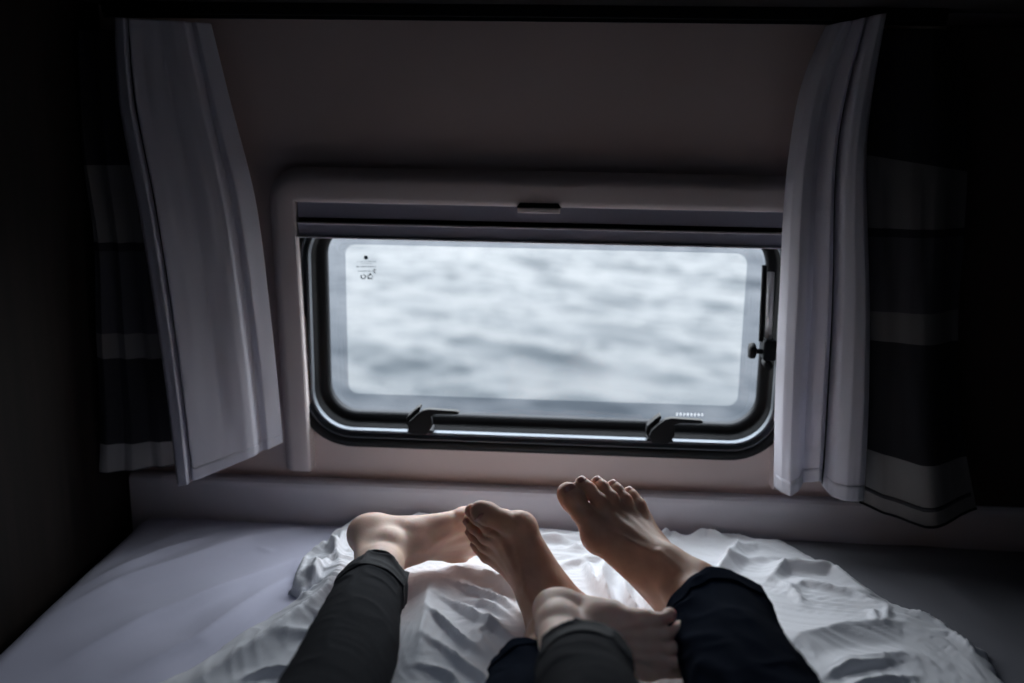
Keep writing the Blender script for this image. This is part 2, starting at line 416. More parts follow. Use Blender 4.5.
# ------------------------------------------------------------------ curtains
def interp_rows(rows, t):
    """rows: list of (left point, right point) at increasing t; Catmull-Rom through them"""
    n = len(rows) - 1; x = min(max(t, 0), 1) * n; i = min(int(x), n - 1); f = x - i
    p = [rows[max(i - 1, 0)], rows[i], rows[i + 1], rows[min(i + 2, n)]]
    return .5 * ((2 * p[1]) + (-p[0] + p[2]) * f + (2 * p[0] - 5 * p[1] + 4 * p[2] - p[3]) * f * f + (-p[0] + 3 * p[1] - 3 * p[2] + p[3]) * f ** 3)
def curtain(name, rows, prof, mats, bands=None, wob=.004, nu=150, nv=110, hem=.018, label='', sag=None, seed=0, parent=None, warp=0, ker=17):
    R = np.array([[list(atY(a[0], a[1], a[2])), list(atY(b[0], b[1], b[2]))] for a, b in rows])
    us = np.linspace(0, 1, nu); V = []
    pu = np.array([p[0] for p in prof]); 
    for j in range(nv):
        t = j / (nv - 1)
        L, Rr = interp_rows(R, t)
        pd = np.array([p[1] + (p[2] - p[1]) * t for p in prof]); ps = np.array([p[3] if len(p) > 3 else 0 for p in prof])
        # smooth the profile
        uu = np.linspace(0, 1, 400); d = np.interp(uu, pu, pd); kk = np.hanning(ker); kk /= kk.sum()
        hk = ker // 2; d = np.convolve(np.pad(d, hk, 'edge'), kk, 'valid'); sh = np.interp(uu, pu, ps); sh = np.convolve(np.pad(sh, hk, 'edge'), kk, 'valid')
        uq = np.clip(us + warp * t * 4 * us * (1 - us), 0, 1); d = np.interp(uq, uu, d); sh = np.interp(uq, uu, sh)
        base = L[None] + (Rr - L)[None] * us[:, None]
        P = base.copy(); P[:, 1] -= d; P[:, 0] += sh
        w = vnoise(us * 5 + seed, t * 3.2 + seed, 3.3) * wob + vnoise(us * 12 + seed, t * 5, 8.1) * wob * .45
        P[:, 1] += w
        if sag is not None: P[:, 2] += np.interp(us, [s[0] for s in sag], [s[1] for s in sag]) * sstep(.75, 1, t)
        V.append(P)
    V = np.array(V)
    Fc = []; mi = []
    for j in range(nv - 1):
        t = (j + .5) / (nv - 1)
        for i in range(nu - 1):
            Fc.append((j * nu + i, j * nu + i + 1, (j + 1) * nu + i + 1, (j + 1) * nu + i))
            k = 0
            if bands:
                for b0, b1, m_ in bands:
                    if b0 <= t < b1: k = m_
            mi.append(k)
    o = link_mesh(name, V.reshape(-1, 3), Fc, None, parent, mats=mats, fmi=mi, solid=.0014)
    return o, V
def strip_from(V, cols, name, m, parent, dy=-.002, rows=None, th=.0012):
    """a narrow strip that follows part of a curtain"""
    S = V[rows if rows is not None else slice(None)][:, cols].copy(); S[..., 1] += dy
    a, b = S.shape[:2]
    Fc = [(j * b + i, j * b + i + 1, (j + 1) * b + i + 1, (j + 1) * b + i) for j in range(a - 1) for i in range(b - 1)]
    return link_mesh(name, S.reshape(-1, 3), Fc, m, parent, solid=th)

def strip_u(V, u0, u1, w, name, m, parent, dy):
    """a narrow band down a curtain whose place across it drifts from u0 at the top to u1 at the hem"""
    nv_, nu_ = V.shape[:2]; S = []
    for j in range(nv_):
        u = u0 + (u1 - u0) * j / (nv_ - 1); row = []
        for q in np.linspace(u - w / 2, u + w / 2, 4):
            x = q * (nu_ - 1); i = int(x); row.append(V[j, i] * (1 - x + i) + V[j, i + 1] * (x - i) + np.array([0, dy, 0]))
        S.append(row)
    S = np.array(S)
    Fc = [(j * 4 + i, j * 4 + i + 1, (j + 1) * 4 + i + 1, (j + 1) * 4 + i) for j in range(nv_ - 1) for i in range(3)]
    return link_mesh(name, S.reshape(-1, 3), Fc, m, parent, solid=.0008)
# white curtain, left
rowsL = [((116, 18, 1.80), (213, 24, 1.83)), ((120, 100, 1.79), (232, 100, 1.835)), ((138, 200, 1.775), (257, 200, 1.84)),
         ((154, 300, 1.765), (270, 300, 1.845)), ((168, 400, 1.757), (279, 385, 1.85)), ((178, 484, 1.750), (284, 441, 1.855))]
profL = [(0, .004, .0), (.05, .020, .024), (.10, .024, .030), (.145, .030, .036, .003), (.165, -.014, -.02, .0), (.19, -.014, -.02, -.002), (.21, .03, .036, -.004), (.3, .026, .032), (.5, .022, .028), (.70, .026, .028), (.765, .026, .026),
         (.785, .004, .004), (.81, .008, .006), (.87, .024, .018), (1, .010, .006)]
e = empty('white_curtain', (-.72, 1.8, .66), 'plain white curtain pulled aside at the left edge of the window', 'curtain')
o, V = curtain('panel', rowsL, profL, [M_curt], seed=1.7, parent=e, wob=.0025)
strip_u(V, .168, .168, .019, 'fold_shade_lining', M_cblack, e, dy=-.016)  # black strip paints the fold gap's shade, plus the dark lining's edge
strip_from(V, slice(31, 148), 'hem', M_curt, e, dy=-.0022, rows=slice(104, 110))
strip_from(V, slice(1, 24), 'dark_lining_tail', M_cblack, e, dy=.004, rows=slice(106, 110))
# white curtain, right
rowsR = [((826, 26, 1.835), (884, 14, 1.81)), ((800, 90, 1.835), (869, 100, 1.81)), ((786, 180, 1.835), (864, 170, 1.805)),
         ((780, 290, 1.838), (867, 300, 1.80)), ((775, 400, 1.842), (866, 400, 1.80)), ((774, 488, 1.845), (861, 496, 1.80))]
profR = [(0, .0, .0), (.08, .022, .024), (.2, .030, .034), (.34, .028, .024), (.44, .008, -.006), (.52, .012, .010), (.60, .026, .022, .0),
         (.66, .016, -.012), (.69, -.014, -.024, .002), (.715, -.012, -.022, -.002), (.75, .032, .030, -.002), (.85, .036, .038), (.95, .026, .032), (1, .010, .014)]
e = empty('white_curtain', (.5, 1.8, .66), 'plain white curtain pulled aside at the right edge, beside the window stay', 'curtain')
o, V = curtain('panel', rowsR, profR, [M_curt], seed=6.2, parent=e, warp=.12, sag=[(0, .004), (.15, .0), (.3, .012), (.48, .03), (.6, .006), (1, 0)])
strip_u(V, .70, .575, .028, 'fold_shade_lining', M_cblack, e, dy=-.006)  # black band down the gap between folds, its shade painted in
strip_from(V, slice(2, 84), 'hem', M_curt, e, dy=-.0022, rows=slice(104, 110))
strip_from(V, slice(92, 148), 'hem', M_curt, e, dy=-.0022, rows=slice(104, 110))
# striped curtain, right: bands by height
matsS = [M_cblack, M_cgrey, M_cdark, M_cpale]
def bands_px(px, ylist, y0, y1): return [((a - y0) / (y1 - y0), (b - y0) / (y1 - y0), k) for a, b, k in ylist]
rowsS = [((868, 30, 1.83), (960, 30, 1.84)), ((862, 130, 1.82), (967, 150, 1.83)), ((862, 230, 1.81), (964, 230, 1.825)), ((862, 320, 1.80), (958, 320, 1.82)),
         ((862, 410, 1.80), (961, 420, 1.82)), ((858, 505, 1.81), (976, 511, 1.83))]
profS = [(0, .0, .0), (.15, .02, .012), (.3, .012, .022), (.42, .020, .042), (.58, .030, .058), (.72, .022, .040), (.86, .006, .014), (1, .0, .0)]
e = empty('striped_curtain', (.7, 1.8, .62), 'grey and black striped curtain hanging at the right of the white curtain', 'curtain')
o, V = curtain('panel', rowsS, profS, matsS, bands=bands_px(0, [(0, 148, 0), (148, 218, 1), (218, 226, 0), (226, 306, 2), (306, 338, 1), (338, 448, 0), (448, 520, 3)], 30, 508),
               seed=3.1, parent=e, ker=121, sag=[(0, .006), (.2, -.010), (.5, -.020), (.75, -.010), (1, .004)])
strip_from(V, slice(0, 150), 'hem', M_cblack, e, dy=-.0015, rows=slice(108, 110))
strip_from(V, slice(4, 146), 'seam', M_cdark, e, dy=-.0012, rows=slice(103, 105), th=.0004)
# striped curtain, left, mostly behind the white one
rowsT = [((78, 30, 1.80), (135, 30, 1.86)), ((80, 140, 1.79), (150, 140, 1.87)), ((94, 240, 1.78), (160, 240, 1.87)), ((96, 330, 1.77), (170, 330, 1.87)),
         ((100, 415, 1.76), (180, 415, 1.87)), ((99, 473, 1.76), (186, 463, 1.87))]
profT = [(0, .0, .0), (.12, .02, .012), (.3, .006, .006), (.42, .022, .016), (.6, .004, .004), (.75, .02, .012), (1, .0, .0)]
e = empty('striped_curtain', (-.85, 1.8, .66), 'grey and black striped curtain in the corner behind the left white curtain', 'curtain')
o, V = curtain('panel', rowsT, profT, matsS, bands=bands_px(0, [(0, 138, 0), (138, 206, 1), (206, 215, 0), (215, 296, 2), (296, 318, 1), (318, 416, 0), (416, 480, 3)], 30, 469),
               seed=9.4, parent=e)
strip_from(V, slice(0, 150), 'hem', M_cblack, e, dy=-.0015, rows=slice(108, 110))

# ------------------------------------------------------------------ bed
def poly_world(pts, z): return np.array([atZ(x, y, z)[:2] if not w else (x, y) for x, y, w in [(p + (0,)) if len(p) == 2 else p for p in pts]])
def seg_dist(X, Y, a, b):
    ax, ay = a; bx, by = b; dx, dy = bx - ax, by - ay; L2 = dx * dx + dy * dy + 1e-12
    t = np.clip(((X - ax) * dx + (Y - ay) * dy) / L2, 0, 1)
    ex, ey = X - ax - t * dx, Y - ay - t * dy
    side = np.sign(dx * ey - dy * ex)
    return np.hypot(ex, ey), t, side
def sdist_poly(X, Y, P):
    d = np.full(X.shape, 1e9); ins = np.zeros(X.shape, bool); n = len(P)
    for i in range(n):
        a, b = P[i], P[(i + 1) % n]; q, _, _ = seg_dist(X, Y, a, b); d = np.minimum(d, q)
        c = ((a[1] > Y) != (b[1] > Y)) & (X < (b[0] - a[0]) * (Y - a[1]) / (b[1] - a[1] + 1e-12) + a[0]); ins ^= c
    return np.where(ins, d, -d)
def ridge(X, Y, pts, amp, w, asym=1.0, z=.6, fade=.42):
    """a crest along a polyline drawn on the bed: amp height, w width, asym makes its right-hand side steeper"""
    P = [atZ(x, y, z)[:2] for x, y in pts]; L = [np.hypot(*(P[i + 1] - P[i])) for i in range(len(P) - 1)]; T = sum(L)
    best = np.full(X.shape, 1e9); S = np.zeros(X.shape); sd = np.ones(X.shape); acc = 0
    for i in range(len(P) - 1):
        d, t, s = seg_dist(X, Y, P[i], P[i + 1]); m = d < best
        best = np.where(m, d, best); S = np.where(m, (acc + t * L[i]) / T, S); sd = np.where(m, s, sd); acc += L[i]
    ww = np.where(sd > 0, w, w * asym)
    r = best / ww
    f = np.clip(1 - r / 2.2, 0, 1)
    prof = f * f * (3 - 2 * f) * .55 + .45 * np.exp(-r * 1.6) * f
    return amp * .95 * prof * sstep(0, fade, S) * sstep(0, fade, 1 - S)

struct_bed = link_mesh('bed_base', *box(XL + .004, XR - .004, -.55, 1.86, 0, .36), M_wood, smooth=False, bevel=.006)
tag(struct_bed, 'dark wooden bed base under the mattress', 'bed base')
mt = link_mesh('mattress', *box(XL + .02, XR - .01, -.5, 1.855, .362, .53), M_sheet, smooth=False, bevel=.03)
tag(mt, 'thick mattress filling the bed platform beneath the fitted sheet', 'mattress')

def sheet_h(X, Y):
    z = np.full(X.shape, BED)
    z += .0025 * vnoise(X * 5 + Y * 2, Y * 2.5 - X * 1.5) + .0012 * vnoise(X * 12 + 8 * Y, Y * 4)
    for pts, a, w, s in (
        ([(0, 640), (120, 585), (250, 540), (340, 520)], .016, .035, .6),
        ([(20, 683), (150, 620), (260, 575), (330, 545)], .014, .030, .5),
        ([(60, 600), (160, 555), (240, 528)], .013, .022, .6),
        ([(90, 690), (200, 640), (270, 590), (320, 560)], .014, .028, .5),
        ([(110, 560), (180, 535), (260, 520)], .006, .018, .7),
        ([(255, 545), (275, 553)], .003, .005, 1), ([(850, 560), (930, 590), (1020, 600)], .005, .03, .7),
        ([(880, 555), (1023, 640)], .004, .03, .7), ([(560, 560), (800, 560)], .004, .02, 1)):
        z += ridge(X, Y, pts, a, w, s, z=BED)
    # rounded long edges
    for e_, sg in ((XL + .016, 1), (XR - .012, -1)):
        t = np.clip(1 - (X - e_) * sg / .05, 0, 1); z -= .05 * (1 - np.sqrt(np.clip(1 - t * t, 0, 1)))
    t = np.clip(1 - (1.86 - Y) / .025, 0, 1); z -= .005 * (1 - np.sqrt(np.clip(1 - t * t, 0, 1)))
    return z
def grid_obj(name, x0, x1, y0, y1, st, fn, m, mask=None, parent=None, solid=0):
    nx, ny = int((x1 - x0) / st) + 1, int((y1 - y0) / st) + 1
    X, Y = np.meshgrid(np.linspace(x0, x1, nx), np.linspace(y0, y1, ny))
    r = fn(X, Y)
    Z = r if not isinstance(r, tuple) else r[0]
    XX, YY = (X, Y) if not isinstance(r, tuple) else (r[1], r[2])
    idx = np.arange(nx * ny).reshape(ny, nx)
    q = np.stack([idx[:-1, :-1], idx[:-1, 1:], idx[1:, 1:], idx[1:, :-1]], -1).reshape(-1, 4)
    V = np.stack([XX.ravel(), YY.ravel(), Z.ravel()], 1)
    if mask is not None:
        keep = mask(X, Y).ravel(); q = q[keep[q].all(1)]
        used = np.unique(q); mp = -np.ones(len(V), int); mp[used] = np.arange(len(used)); V = V[used]; q = mp[q]
    return link_mesh(name, V, q, m, parent, solid=solid)
def sheet_fn(X, Y):
    return sheet_h(X, Y)
sh = empty('fitted_sheet', (0, .7, .45), 'pale lilac grey fitted sheet stretched flat over the mattress', 'bed sheet')
grid_obj('sheet_top', XL + .016, XR - .012, -.498, 1.86, .006, sheet_fn, M_sheet, parent=sh)
link_mesh('sheet_side', *box(XL + .014, XL + .018, -.498, 1.858, .40, .505), M_sheet, sh, smooth=False)

dk = grid_obj('overlay', .36, XR - .014, -.45, 1.852, .008, lambda X, Y: sheet_h(X, Y) + .005 * np.clip((X - .36) / .01, 0, 1) + .0015 * vnoise(X * 9, Y * 9, 3), M_dark, solid=.004)  # thin dark grey layer over the right part of the sheet
tag(dk, 'dark grey blanket laid flat on the right side of the bed beside the duvet', 'overlay')
# duvet: outline drawn on the bed, then puffed up and folded
DUV = [(80, 712), (130, 684), (192, 655), (250, 617), (292, 592), (318, 580), (300, 590), (287, 578), (284, 598), (296, 560), (312, 543), (330, 528), (352, 514), (385, 506), (430, 505),
       (480, 512), (540, 520), (600, 520), (650, 515), (690, 512), (735, 513), (775, 522), (805, 545), (850, 570), (905, 600), (955, 622), (992, 645), (1003, 668), (1030, 700)]
DUVW = np.array([atZ(x, y, .575)[:2] for x, y in DUV] + [(.75, .9), (.75, .3), (-.72, .3), (-.70, 1.0)])
DUVW[:, 1] = np.minimum(DUVW[:, 1], 1.853)
FOLDS = [
    # between the shins, fanning out from under the left leg
    ([(428, 553), (424, 585), (420, 640), (414, 690)], .030, .030, .8),
    ([(422, 566), (455, 572), (500, 588), (535, 612)], .017, .012, .45),
    ([(416, 588), (460, 596), (500, 616), (530, 640)], .017, .011, .45),
    ([(412, 606), (450, 618), (488, 642)], .017, .010, .5),
    ([(408, 628), (440, 636), (470, 655), (500, 683)], .017, .011, .5),
    ([(404, 650), (440, 656), (476, 690)], .015, .010, .5),
    ([(402, 668), (436, 676), (455, 700)], .013, .010, .5),
    ([(428, 560), (450, 556), (480, 566), (520, 580)], .012, .009, .5),
    ([(440, 552), (480, 562), (515, 580), (540, 605)], .020, .012, .5), ([(455, 585), (490, 592), (520, 610)], .014, .010, .5),
    ([(490, 560), (520, 565), (540, 580)], .014, .012, .6), ([(470, 575), (500, 572), (530, 590)], .010, .010, .6),
    ([(500, 650), (480, 620), (520, 600)], .009, .012, .7),
    # centre, around the feet
    ([(560, 540), (590, 535), (640, 530)], .016, .014, .6),
    ([(545, 558), (590, 548), (620, 545)], .012, .011, .6),
    ([(612, 542), (604, 572), (620, 612)], .032, .012, .6),
    ([(588, 545), (592, 570), (606, 592)], .024, .010, .6),
    ([(630, 560), (634, 590), (652, 625)], .026, .011, .6), ([(645, 575), (655, 600), (668, 620)], .02, .010, .6),
    ([(500, 520), (540, 528), (600, 527)], .014, .014, .6),
    ([(560, 520), (620, 522), (660, 516)], .016, .010, .7),
    ([(655, 524), (668, 516), (684, 522)], .024, .012, .6), ([(690, 524), (708, 517), (735, 524)], .022, .014, .6),
    ([(395, 512), (430, 506), (470, 514)], .028, .016, .6),
    # right of the trousers
    ([(680, 515), (720, 514), (770, 524)], .020, .010, .7),
    ([(745, 524), (728, 545), (708, 570)], .030, .016, .5),
    ([(700, 545), (730, 548), (790, 540)], .010, .012, .6),
    ([(755, 572), (785, 552), (830, 556), (880, 585)], .026, .018, .5),
    ([(770, 580), (800, 566), (850, 578), (905, 603)], .012, .014, .5),
    ([(768, 560), (785, 572), (800, 592)], .010, .010, .5),
    ([(770, 650), (800, 620), (840, 610), (900, 610), (970, 636)], .017, .034, .7),
    ([(800, 660), (850, 640), (900, 636), (960, 655)], .010, .018, .7),
    ([(815, 668), (850, 648), (905, 640)], .012, .011, .5),
    ([(830, 690), (870, 668), (930, 655)], .013, .012, .5),
    ([(862, 592), (868, 598), (872, 612)], .012, .008, .6), ([(882, 590), (884, 600), (880, 614)], .010, .007, .6),
    ([(925, 615), (950, 618), (985, 645)], .014, .010, .6), ([(900, 595), (935, 606), (960, 620)], .012, .010, .6),
    ([(720, 540), (760, 530), (800, 536)], .010, .014, .6),
    # long roll on the left, beside the leg
    ([(150, 690), (262, 632), (325, 588), (358, 540)], .034, .030, .6),
    ([(215, 668), (270, 652), (310, 650), (345, 640)], .014, .010, .45),
    ([(200, 690), (240, 668), (300, 668), (330, 672)], .012, .010, .5),
    ([(262, 630), (300, 620), (330, 616)], .010, .009, .5),
    ([(300, 605), (325, 607), (345, 600)], .010, .008, .5), ([(318, 592), (338, 584), (356, 578)], .009, .007, .5),
    # crumpled corner by the heel
    ([(286, 590), (292, 568), (312, 560), (330, 574)], .022, .010, .5),
    ([(296, 560), (308, 543), (330, 536), (345, 548)], .024, .010, .5),
    ([(312, 585), (322, 560), (340, 545)], .020, .009, .5),
    ([(330, 528), (338, 545), (346, 560)], .016, .009, .5), ([(305, 572), (300, 588), (306, 600)], .014, .007, .6),
    ([(345, 515), (342, 535), (335, 552)], .016, .009, .5),
    ([(312, 548), (320, 556), (318, 570)], .012, .006, .6),
]
def duvet_fn(X, Y):
    d = sdist_poly(X, Y, DUVW) + .006 * vnoise(X * 18, Y * 18) + .003 * vnoise(X * 45, Y * 45)
    t = np.clip(d / .055, 0, 1)
    edge = np.sqrt(np.clip(1 - (1 - t) ** 2, 0, 1))
    wx = X + .015 * vnoise(X * 7 + 3, Y * 7); wy = Y + .015 * vnoise(X * 7, Y * 7 + 9)
    h = .022 + .008 * vnoise(X * 4, Y * 4, 1.5)
    for pts, a, w, s in FOLDS: h = h + ridge(wx, wy, pts, a, w, s)
    # fine ridged creases whose direction drifts over the cloth
    ang = .6 + 1.3 * vnoise(X * 2.2 + 5, Y * 2.2)
    u = wx * np.cos(ang) + wy * np.sin(ang); v = -wx * np.sin(ang) + wy * np.cos(ang)
    r1 = (1 - np.abs(vnoise(u * 26, v * 7, 2.2))) ** 3; r2 = (1 - np.abs(vnoise(u * 50 + 7, v * 14, 5.2))) ** 3
    h = h + .008 * r1 * sstep(-.3, .6, vnoise(X * 5, Y * 5, 7)) + .0026 * r2
    h = h * edge
    z = BED + h + np.where(d <= 0, -.02 + np.clip(d, -.05, 0), 0) * 1.0
    z = np.where(d < .004, z - .004, z)
    return z
dv = grid_obj('duvet', -.74, .80, .3, 1.858, .0042, duvet_fn, M_duvet, mask=lambda X, Y: sdist_poly(X, Y, DUVW) > -.012)
tag(dv, 'crumpled white duvet spread under the legs and feet', 'duvet')

# ------------------------------------------------------------------ bodies: distance fields turned into skin
def norm(v): v = np.asarray(v, float); return v / np.linalg.norm(v)
def cone(P, a, b, ra, rb):
    a = np.asarray(a, np.float32); b = np.asarray(b, np.float32); ba = b - a
    t = np.clip(((P - a) @ ba) / (ba @ ba), 0, 1)
    return np.linalg.norm(P - a - t[..., None] * ba, axis=-1) - (ra + (rb - ra) * t)
def ell(P, c, r):
    q = P - np.asarray(c, np.float32); r = np.asarray(r, np.float32)
    k0 = np.linalg.norm(q / r, axis=-1); k1 = np.linalg.norm(q / (r * r), axis=-1) + 1e-9
    return k0 * (k0 - 1) / k1
def smin(a, b, k):
    h = np.maximum(k - np.abs(a - b), 0) / k
    return np.minimum(a, b) - h * h * k * .25
def smax(a, b, k): return -smin(-a, -b, k)
TOES = [  # MTP, knuckle(s), tip with radii, right foot, metres for a 25 cm foot
    [(-.032, .116, -.055, .0165), (-.034, .146, -.056, .0135), (-.032, .168, -.060, .0150), (-.031, .179, -.061, .0138)],
    [(-.012, .127, -.052, .0130), (-.012, .150, -.045, .0088), (-.012, .169, -.053, .0088), (-.012, .179, -.060, .0090)],
    [(.003, .120, -.054, .012), (.005, .144, -.046, .0086), (.007, .161, -.055, .0084), (.008, .169, -.062, .0087)],
    [(.018, .112, -.056, .0115), (.021, .133, -.049, .0083), (.023, .148, -.057, .0080), (.024, .155, -.063, .0084)],
    [(.031, .100, -.058, .011), (.036, .118, -.053, .0082), (.037, .131, -.059, .0078), (.038, .137, -.064, .0084)]]
def toe_points(i, flex, spread):
    T = TOES[i]; base = np.array(T[0][:3]); out = [(base, T[0][3])]
    fx = flex[i] if hasattr(flex, '__len__') else flex
    for k in range(1, 4):
        p = np.array(T[k][:3]) - base; a = R_(fx) * (1.0 if k == 1 else 1.0)
        p = np.array([p[0], p[1] * math.cos(a) - p[2] * math.sin(a), p[1] * math.sin(a) + p[2] * math.cos(a)])
        s = R_(spread * (2 - i) * 1.0); p = np.array([p[0] * math.cos(s) - p[1] * math.sin(s), p[0] * math.sin(s) + p[1] * math.cos(s), p[2]])
        out.append((base + p, T[k][3]))
    return out
def foot_field(P, shin, flex, spread, male):
    """P in foot space: x lateral, y to the toes, z to the dorsum, ankle joint at 0"""
    sh_ = norm(shin); k = .022
    d = ell(P, (.001, -.030, -.047), (.029, .032, .030))
    d = smin(d, cone(P, (0, -.034, -.044), (0, -.010, -.012), .024, .026), k)
    back = np.array([0, -1.0, 0]) - sh_ * (np.array([0, -1.0, 0]) @ sh_); back = norm(back)
    ach = sh_ * .075 + back * .022
    d = smin(d, cone(P, (0, -.040, -.040), ach, .018, .013), .02)
    side = np.cross(sh_, back)
    d = smin(d, cone(P, (0, 0, -.004), sh_ * .05, .029, .026), k)
    d = smin(d, cone(P, sh_ * .05, sh_ * .12 + back * .004, .0275, .033), .02)
    d = smin(d, cone(P, sh_ * .12 + back * .004, sh_ * .23 + back * .010, .034, .040), .02)
    d = smin(d, cone(P, (0, .004, -.006), (-.004, .040, -.020), .028, .024), k)
    d = smin(d, cone(P, (-.004, .040, -.020), (-.010, .085, -.040), .021, .015), k)
    mt = [((-.014, .035, -.030, .020), (-.033, .116, -.0545, .0180)), ((-.006, .040, -.026, .019), (-.013, .124, -.054, .0142)),
          ((.004, .040, -.030, .018), (.003, .120, -.055, .0138)), ((.012, .036, -.038, .017), (.018, .112, -.058, .0132)),
          ((.017, .028, -.046, .017), (.032, .100, -.061, .0130))]
    for a, b in mt: d = smin(d, cone(P, a[:3], b[:3], a[3], b[3]), .014)
    d = smin(d, cone(P, (.010, -.022, -.058), (.026, .050, -.062), .017, .013), .016)
    d = smin(d, cone(P, (-.010, -.012, -.046), (-.030, .085, -.049), .0205, .0135), .02)   # inner border of the foot
    d = smin(d, ell(P, (-.030, .112, -.063), (.019, .022, .012)), .012)
    d = smin(d, ell(P, (.008, .108, -.066), (.026, .018, .009)), .012)
    d = smin(d, ell(P, (-.030, .004, .002), (.008, .011, .013)), .014)          # inner ankle bone
    d = smin(d, ell(P, (.024, -.008, -.006), (.008, .011, .014)), .022)         # outer ankle bone
    d = smin(d, ell(P, (-.050, .112, -.054), (.0035, .012, .010)), .012)        # bump at the base of the big toe
    d = smin(d, ell(P, (-.029, .036, -.030), (.006, .012, .008)), .014)         # navicular
    # tendons over the instep
    for i in range(5):
        b = TOES[i][0]; h = .0035 if male else .0028
        d = smin(d, cone(P, (-.010 + .003 * i, .010, .020), (-.012 + .006 * i, .055, .0015 - .002 * i), h, h), .006) if i in (0,) else d
        st = np.array([-.012 + .006 * i, .055, -.002 - .004 * i]); en = np.array([b[0], b[1] - .004, b[2] + b[3] - .001])
        d = smin(d, cone(P, st, en, .0012, .0018), .010)
    if male:   # veins
        for pts in ([(-.024, .03, -.008), (-.018, .06, -.012), (-.02, .09, -.030)], [(.010, .045, -.010), (.002, .07, -.018), (.008, .095, -.034)], [(-.018, .06, -.012), (.002, .07, -.018)],
                    [(-.027, .006, .02), (-.024, .03, -.008)]):
            for a, b in zip(pts[:-1], pts[1:]): d = smin(d, cone(P, a, b, .0018, .0018), .004)
    # arch hollow on the inner sole
    d = smax(d, -ell(P, (-.040, .045, -.092), (.028, .045, .024)), .022)
    toes = None
    for i in range(5):
        tp = toe_points(i, flex, spread); t = None
        for (a, ra), (b, rb) in zip(tp[:-1], tp[1:]):
            c = cone(P, a, b, ra, rb); t = c if t is None else smin(t, c, .005)
        # pad under the tip
        t = smin(t, ell(P, tp[3][0] + np.array([0, -.003, -.002]), (tp[3][1] * 1.02, tp[3][1] * 1.1, tp[3][1] * .95)), .004)
        toes = t if toes is None else smin(toes, t, .003)
    d = smin(d, cone(P, (-.022, .112, -.054), (-.0225, .138, -.053), .008, .0055), .008)   # web beside the big toe
    return smin(d, toes, .012)
def surface_nets(F, lo, h):
    """isosurface of F=0 on a regular grid, quads"""
    s = F < 0; nx, ny, nz = F.shape
    cs = [(i, j, k) for i in (0, 1) for j in (0, 1) for k in (0, 1)]
    def sub(A, c): return A[c[0]:nx - 1 + c[0], c[1]:ny - 1 + c[1], c[2]:nz - 1 + c[2]]
    cnt = sum(sub(s, c).astype(np.int8) for c in cs); act = (cnt > 0) & (cnt < 8)
    idx = -np.ones(act.shape, int); I = np.argwhere(act); idx[act] = np.arange(len(I))
    acc = np.zeros((len(I), 3)); num = np.zeros(len(I))
    for a in range(8):
        for b in range(a + 1, 8):
            ca, cb = cs[a], cs[b]
            if sum(abs(x - y) for x, y in zip(ca, cb)) != 1: continue
            fa = F[I[:, 0] + ca[0], I[:, 1] + ca[1], I[:, 2] + ca[2]]; fb = F[I[:, 0] + cb[0], I[:, 1] + cb[1], I[:, 2] + cb[2]]
            m = (fa < 0) != (fb < 0); t = np.where(m, fa / np.where(m, fa - fb, 1), 0)
            acc += np.where(m[:, None], np.array(ca) + t[:, None] * (np.array(cb) - np.array(ca)), 0); num += m
    V = lo + (I + acc / num[:, None]) * h
    Q = []
    for ax in range(3):
        o1, o2 = [i for i in range(3) if i != ax]
        sl0 = [slice(1, -1)] * 3; sl0[ax] = slice(0, -1); sl1 = [slice(1, -1)] * 3; sl1[ax] = slice(1, None)
        a, b = s[tuple(sl0)], s[tuple(sl1)]
        E = np.argwhere(a != b); flip = a[a != b]
        base = E.copy(); base[:, o1] += 1; base[:, o2] += 1
        def at(d1, d2):
            q = base.copy(); q[:, o1] -= d1; q[:, o2] -= d2; return idx[q[:, 0], q[:, 1], q[:, 2]]
        q = np.stack([at(0, 0), at(1, 0), at(1, 1), at(0, 1)], 1)
        if ax == 1: flip = ~flip
        q = np.where(flip[:, None], q, q[:, ::-1]); Q.append(q)
    Q = np.concatenate(Q); Q = Q[(Q >= 0).all(1)]
    return V, Q

